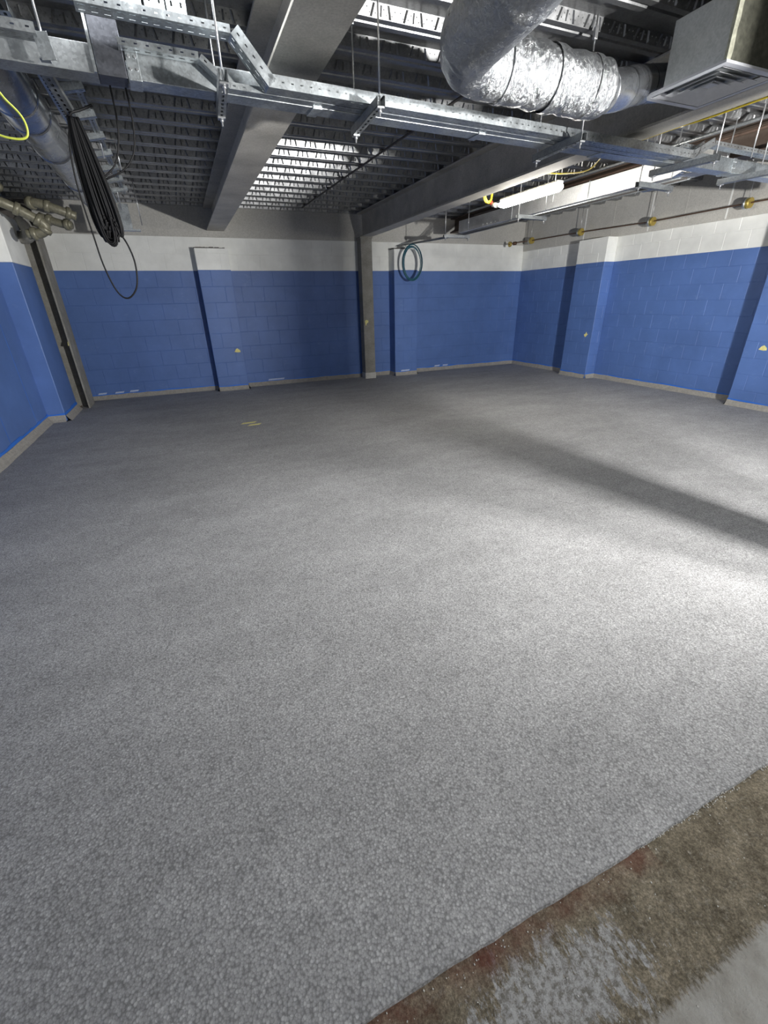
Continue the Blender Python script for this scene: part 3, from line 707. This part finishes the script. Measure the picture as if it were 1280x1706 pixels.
def coil(name, label, c, rx, rz, n, r, mat, yaw=0, jit=.012, cat='cable'):
    t = thing(name, label, cat, c)
    for k in range(n):
        ox, oz, sc = random.uniform(-jit, jit), random.uniform(-jit, jit*.3), random.uniform(.9, 1.05); tw = random.uniform(-.15, .15)
        pts = [(cos(yaw+tw)*rx*sc*cos(a)+ox, sin(yaw+tw)*rx*sc*cos(a)+.012*(k-n/2)/n, rz*sc*sin(a)+oz-(1-sc)*-rz*0) for a in [2*pi*j/28 for j in range(28)]]
        bm = bm_(); tube(bm, pts, r, 6, closed=True); obj('cable_loop', bm, mat, t)
    return t
coil('cable_coil', 'teal cable coil hanging at the wall end of the conduit bundle', (4.40, 8.80, 2.16), .205, .30, 6, .008, TEAL, 0)
coil('cable_coil', 'small yellow cord coil hanging at the left end of the lamp', (3.88, 5.62, 2.70), .075, .105, 7, .006, YELLOW, .3, .014)
bm = bm_(); tube(bm, smooth_path([(-.75, 2.5, 2.16), (-.52, 2.5, 2.27), (-.44, 2.5, 2.20), (-.405, 2.5, 2.15), (-.41, 2.5, 2.10), (-.46, 2.5, 2.09), (-.53, 2.5, 2.11), (-.7, 2.5, 2.2)], 8), .004, 6)
tag(obj('yellow_wire', bm, YGRN), 'loose yellow green wire loop at the left edge beside the round duct', 'cable')

# yellow feed cord along the dark beam
bm = bm_(); tube(bm, smooth_path([(3.645, .2, 2.593), (3.645, 1.5, 2.593), (3.645, 2.65, 2.594), (3.655, 2.9, 2.606), (3.655, 3.3, 2.606), (3.66, 3.5, 2.596), (3.80, 3.75, 2.63), (3.93, 4.05, 2.60), (3.96, 4.45, 2.66), (3.70, 4.75, 2.71), (3.72, 5.25, 2.74), (3.88, 5.6, 2.80)], 8), .006, 6)
tag(obj('feed_cable', bm, YELLOW), 'yellow feed cable running along the flange of the dark beam to the lamp', 'cable')

# ------------------------------------------------------------------ the lit batten
t = thing('batten_lamp', 'lit weatherproof fluorescent batten hanging beside the dark beam', 'lamp', (4.02, 5.0, 2.56))
def stad(bm, y0, y1, w, h, seg=10):
    ys = [(y0, .35), (y0+.02, .75), (y0+.06, 1), (y1-.06, 1), (y1-.02, .75), (y1, .35)]; rings = []
    for y, s in ys: rings.append([bm.verts.new((w*s*cos(a), y, h*(s if s < 1 else 1)*sin(a))) for a in [2*pi*k/seg for k in range(seg)]])
    for A, B in zip(rings, rings[1:]):
        for k in range(seg):
            f = bm.faces.new((A[k], B[k], B[(k+1) % seg], A[(k+1) % seg])); f.smooth = True
    bm.faces.new(rings[0]); bm.faces.new(rings[-1][::-1])
bm = bm_(); stad(bm, -.53, .53, .052, .042, 16); relto(bm, (0, 0, .0)); obj('diffuser', bm, LAMPM, t)
bm = bm_(); box(bm, (-.045, -.5, .036), (.045, .5, .06)); obj('housing', bm, LAMPB, t, bevel=.008)
for y in (-.3, .3):
    bm = bm_(); tube(bm, [(0, y, .06), (0, y, .44)], .003, 6); obj('suspension_wire', bm, STEEL, t)
bm = bm_(); tube(bm, [(-.01, .53, .0), (-.02, .58, .005)], .024, 10); obj('end_gland', bm, LAMPB, t)
bm = bm_(); tube(bm, [(-.02, .58, .005), (-.05, .64, .02)], .026, 10); o = obj('plug', bm, PLUGW, t)
bm = bm_(); tube(bm, [(-.05, .64, .02), (-.07, .66, .06)], .022, 10); obj('plug_collar', bm, RED, t)

# ------------------------------------------------------------------ copper service pipe on the right wall
t = thing('service_pipe', 'thin dull copper pipe clipped along the concrete band of the right wall', 'pipe', (7.38, 8.95, 2.61))
bm = bm_(); tube(bm, [(0, -7.9, -.02), (0, -4.4, -.03), (0, -2.9, -.045), (0, -1.4, -.01), (0, 0, .0), (-.12, .06, -.01), (-.55, .05, -.075)], .009, 8); obj('tube', bm, COPPER, t)
for i, (y, z) in enumerate(((0, 0), (-1.4, -.01), (-2.92, -.045), (-4.36, -.03), (-5.8, -.03))):
    c = Vector((0, y, z)); bm = bm_(); tube(bm, [c+Vector((0, .03, 0)), c+Vector((0, .0, 0))], .07, 16); cl = obj('pipe_clamp', bm, GALV, t)
    bm = bm_(); tube(bm, [c+Vector((0, .0, 0)), c+Vector((0, -.045, 0))], .062, 16); obj('brass_fitting', bm, BRASS, t)
    bm = bm_(); tube(bm, [c, c+Vector((.12, 0, 0))], .007, 6); obj('stand_off', bm, STEEL, t)
    bm = bm_(); tube(bm, [c, c+Vector((0, 0, 2.995-2.61-z))], .004, 6); obj('hanging_rod', bm, STEEL, t)
bm = bm_(); tube(bm, [(-.50, .05, -.07), (-.53, .05, -.073)], .05, 14); obj('end_flange', bm, BRASS, t); bm = bm_(); tube(bm, [(-.36, .05, -.05), (-.42, .05, -.057)], .035, 12); obj('coupling', bm, COPPER, t)

# ------------------------------------------------------------------ grooved pipes over the left corner column
t = thing('grooved_pipes', 'olive drab sprinkler pipes with grooved couplings above the left corner column', 'pipe', (-1.6, 7.6, 2.6))
runs = [([(-2.0, 6.5, 2.93), (-1.80, 7.2, 2.86), (-1.66, 7.5, 2.80)], .062), ([(-2.0, 7.3, 2.74), (-1.70, 7.58, 2.66), (-1.50, 7.66, 2.56), (-1.36, 7.7, 2.46), (-1.42, 7.72, 2.38), (-1.58, 7.74, 2.36)], .068),
        ([(-1.52, 7.95, 2.72), (-1.40, 7.9, 2.72), (-1.2, 7.9, 2.66), (-1.02, 7.95, 2.60)], .066), ([(-1.48, 8.2, 2.62), (-1.25, 8.15, 2.54), (-1.12, 8.1, 2.52)], .06)]
for pts, r in runs:
    P = smooth_path([Vector(p)-Vector((-1.6, 7.6, 2.6)) for p in pts], 6); bm = bm_(); tube(bm, P, r*.82, 20); ob = obj('pipe', bm, OLIVE, t, smooth=True)
    for i in range(3, len(P)-2, 6):
        d = (P[i+1]-P[i]).normalized(); bm = bm_(); tube(bm, [P[i]-d*.03, P[i]-d*.022, P[i]+d*.022, P[i]+d*.03], [r*.9, r*1.12, r*1.12, r*.9], 20); obj('grooved_coupling', bm, OLIVE, t, smooth=True)
bm = bm_(); tube(bm, smooth_path([Vector(p)-Vector((-1.6, 7.6, 2.6)) for p in ((-1.72, 8.3, 2.62), (-1.68, 8.3, 2.45), (-1.76, 8.45, 2.40), (-1.9, 8.5, 2.42))], 6), .075, 18); obj('elbow', bm, COLC, t, smooth=True)

# conduit across the deck with clips, between the beams
t = thing('deck_conduit', 'thin dark conduit clipped diagonally under the deck ribs between the beams', 'conduit', (2.34, 6.7, 2.97))
bm = bm_(); tube(bm, [(-.06, 2.1, 0), (.0, 0, 0), (.07, -1.9, 0), (.10, -3.0, 0)], .011, 8); obj('conduit', bm, DARKM, t)
for k in range(7):
    y = 1.9-k*.62; x = -.06+(2.1-y)*.032; bm = bm_(); obox(bm, (x, y, .012), (.03, 0, 0), (0, .012, 0), (0, 0, .012)); obj('saddle_clip', bm, DARKM, t, bevel=.003)
# pipes crossing above at the upper right
for i, (x, z, r, mt, lab) in enumerate(((5.30, 2.94, .017, GALVD, 'grey conduit under the deck at the far right, sloping towards the third beam'), (5.45, 2.90, .014, BROWN, 'rust brown pipe under the deck at the far right edge'))):
    bm = bm_(); tube(bm, [(0, 0, 0), (-.02, 3.2, 0), (-.05, 6.6, 0)], r, 10); tag(obj('overhead_pipe', bm, mt, loc=(x, 1.6, z)), lab, 'pipe')

# ------------------------------------------------------------------ yellow paper scraps
def scrap(c, u, v, n, label, s=.05, shape=None):
    c, u, v, n = map(Vector, (c, u, v, n)); bm = bm_()
    pts = shape or [(-1, -.35), (-.45, .5), (.1, .8), (.9, .15), (1, -.45), (.2, -.55)]
    f = [bm.verts.new(u*a*s+v*b*s+n*(.003+.003*abs(a))) for a, b in pts]; g = [bm.verts.new(u*a*s+v*b*s) for a, b in pts]; bm.faces.new(f)
    for k in range(len(pts)): j = (k+1) % len(pts); bm.faces.new((g[k], g[j], f[j], f[k]))
    bmesh.ops.recalc_face_normals(bm, faces=bm.faces[:])
    o = obj('paper_scrap', bm, STICK, loc=c); return tag(o, label, 'paper', 'torn yellow paper marks')
scrap((.87, 9.119, .71), (1, 0, 0), (0, 0, 1), (0, -1, 0), 'torn yellow paper scrap stuck on the left back pilaster', .055)
scrap((3.48, 9.014, 1.10), (1, 0, 0), (0, 0, 1), (0, -1, 0), 'torn yellow paper scrap stuck on the freestanding column', .06, [(-.4, -1), (-.7, .6), (-.2, 1), (.6, .7), (.5, .1), (.0, -.1)])
scrap((7.269, 6.88, .81), (0, -1, 0), (0, 0, 1), (-1, 0, 0), 'small yellow paper scrap on the narrow pilaster of the right wall', .05, [(-1, 0), (-.3, .4), (0, 1), (.3, .4), (.9, .3), (.3, -.4), (-.3, -.9)])
scrap((7.219, 3.74, .80), (0, -1, 0), (0, 0, 1), (-1, 0, 0), 'leaf-shaped yellow paper scrap on the pilaster cut by the right edge of the picture', .05)
scrap((-1.69, 8.62, 1.0), (0, 1, 0), (0, 0, 1), (-1, 0, 0), 'yellow paper scrap stuck on the left corner column', .05)
for i, (x, y, lab) in enumerate(((.60, 6.30, 'longer yellow tape mark lying on the grey floor'), (.66, 6.16, 'shorter nearer yellow tape mark lying on the grey floor'))):
    bm = bm_(); q = Matrix.Rotation(.05, 3, 'Z'); obox(bm, (0, 0, .0012), q @ Vector((.095-.015*i, 0, 0)), q @ Vector((.02, .032, 0)), (0, 0, .001)); tag(obj('tape_mark', bm, STICK, loc=(x, y, 0)), lab, 'tape')
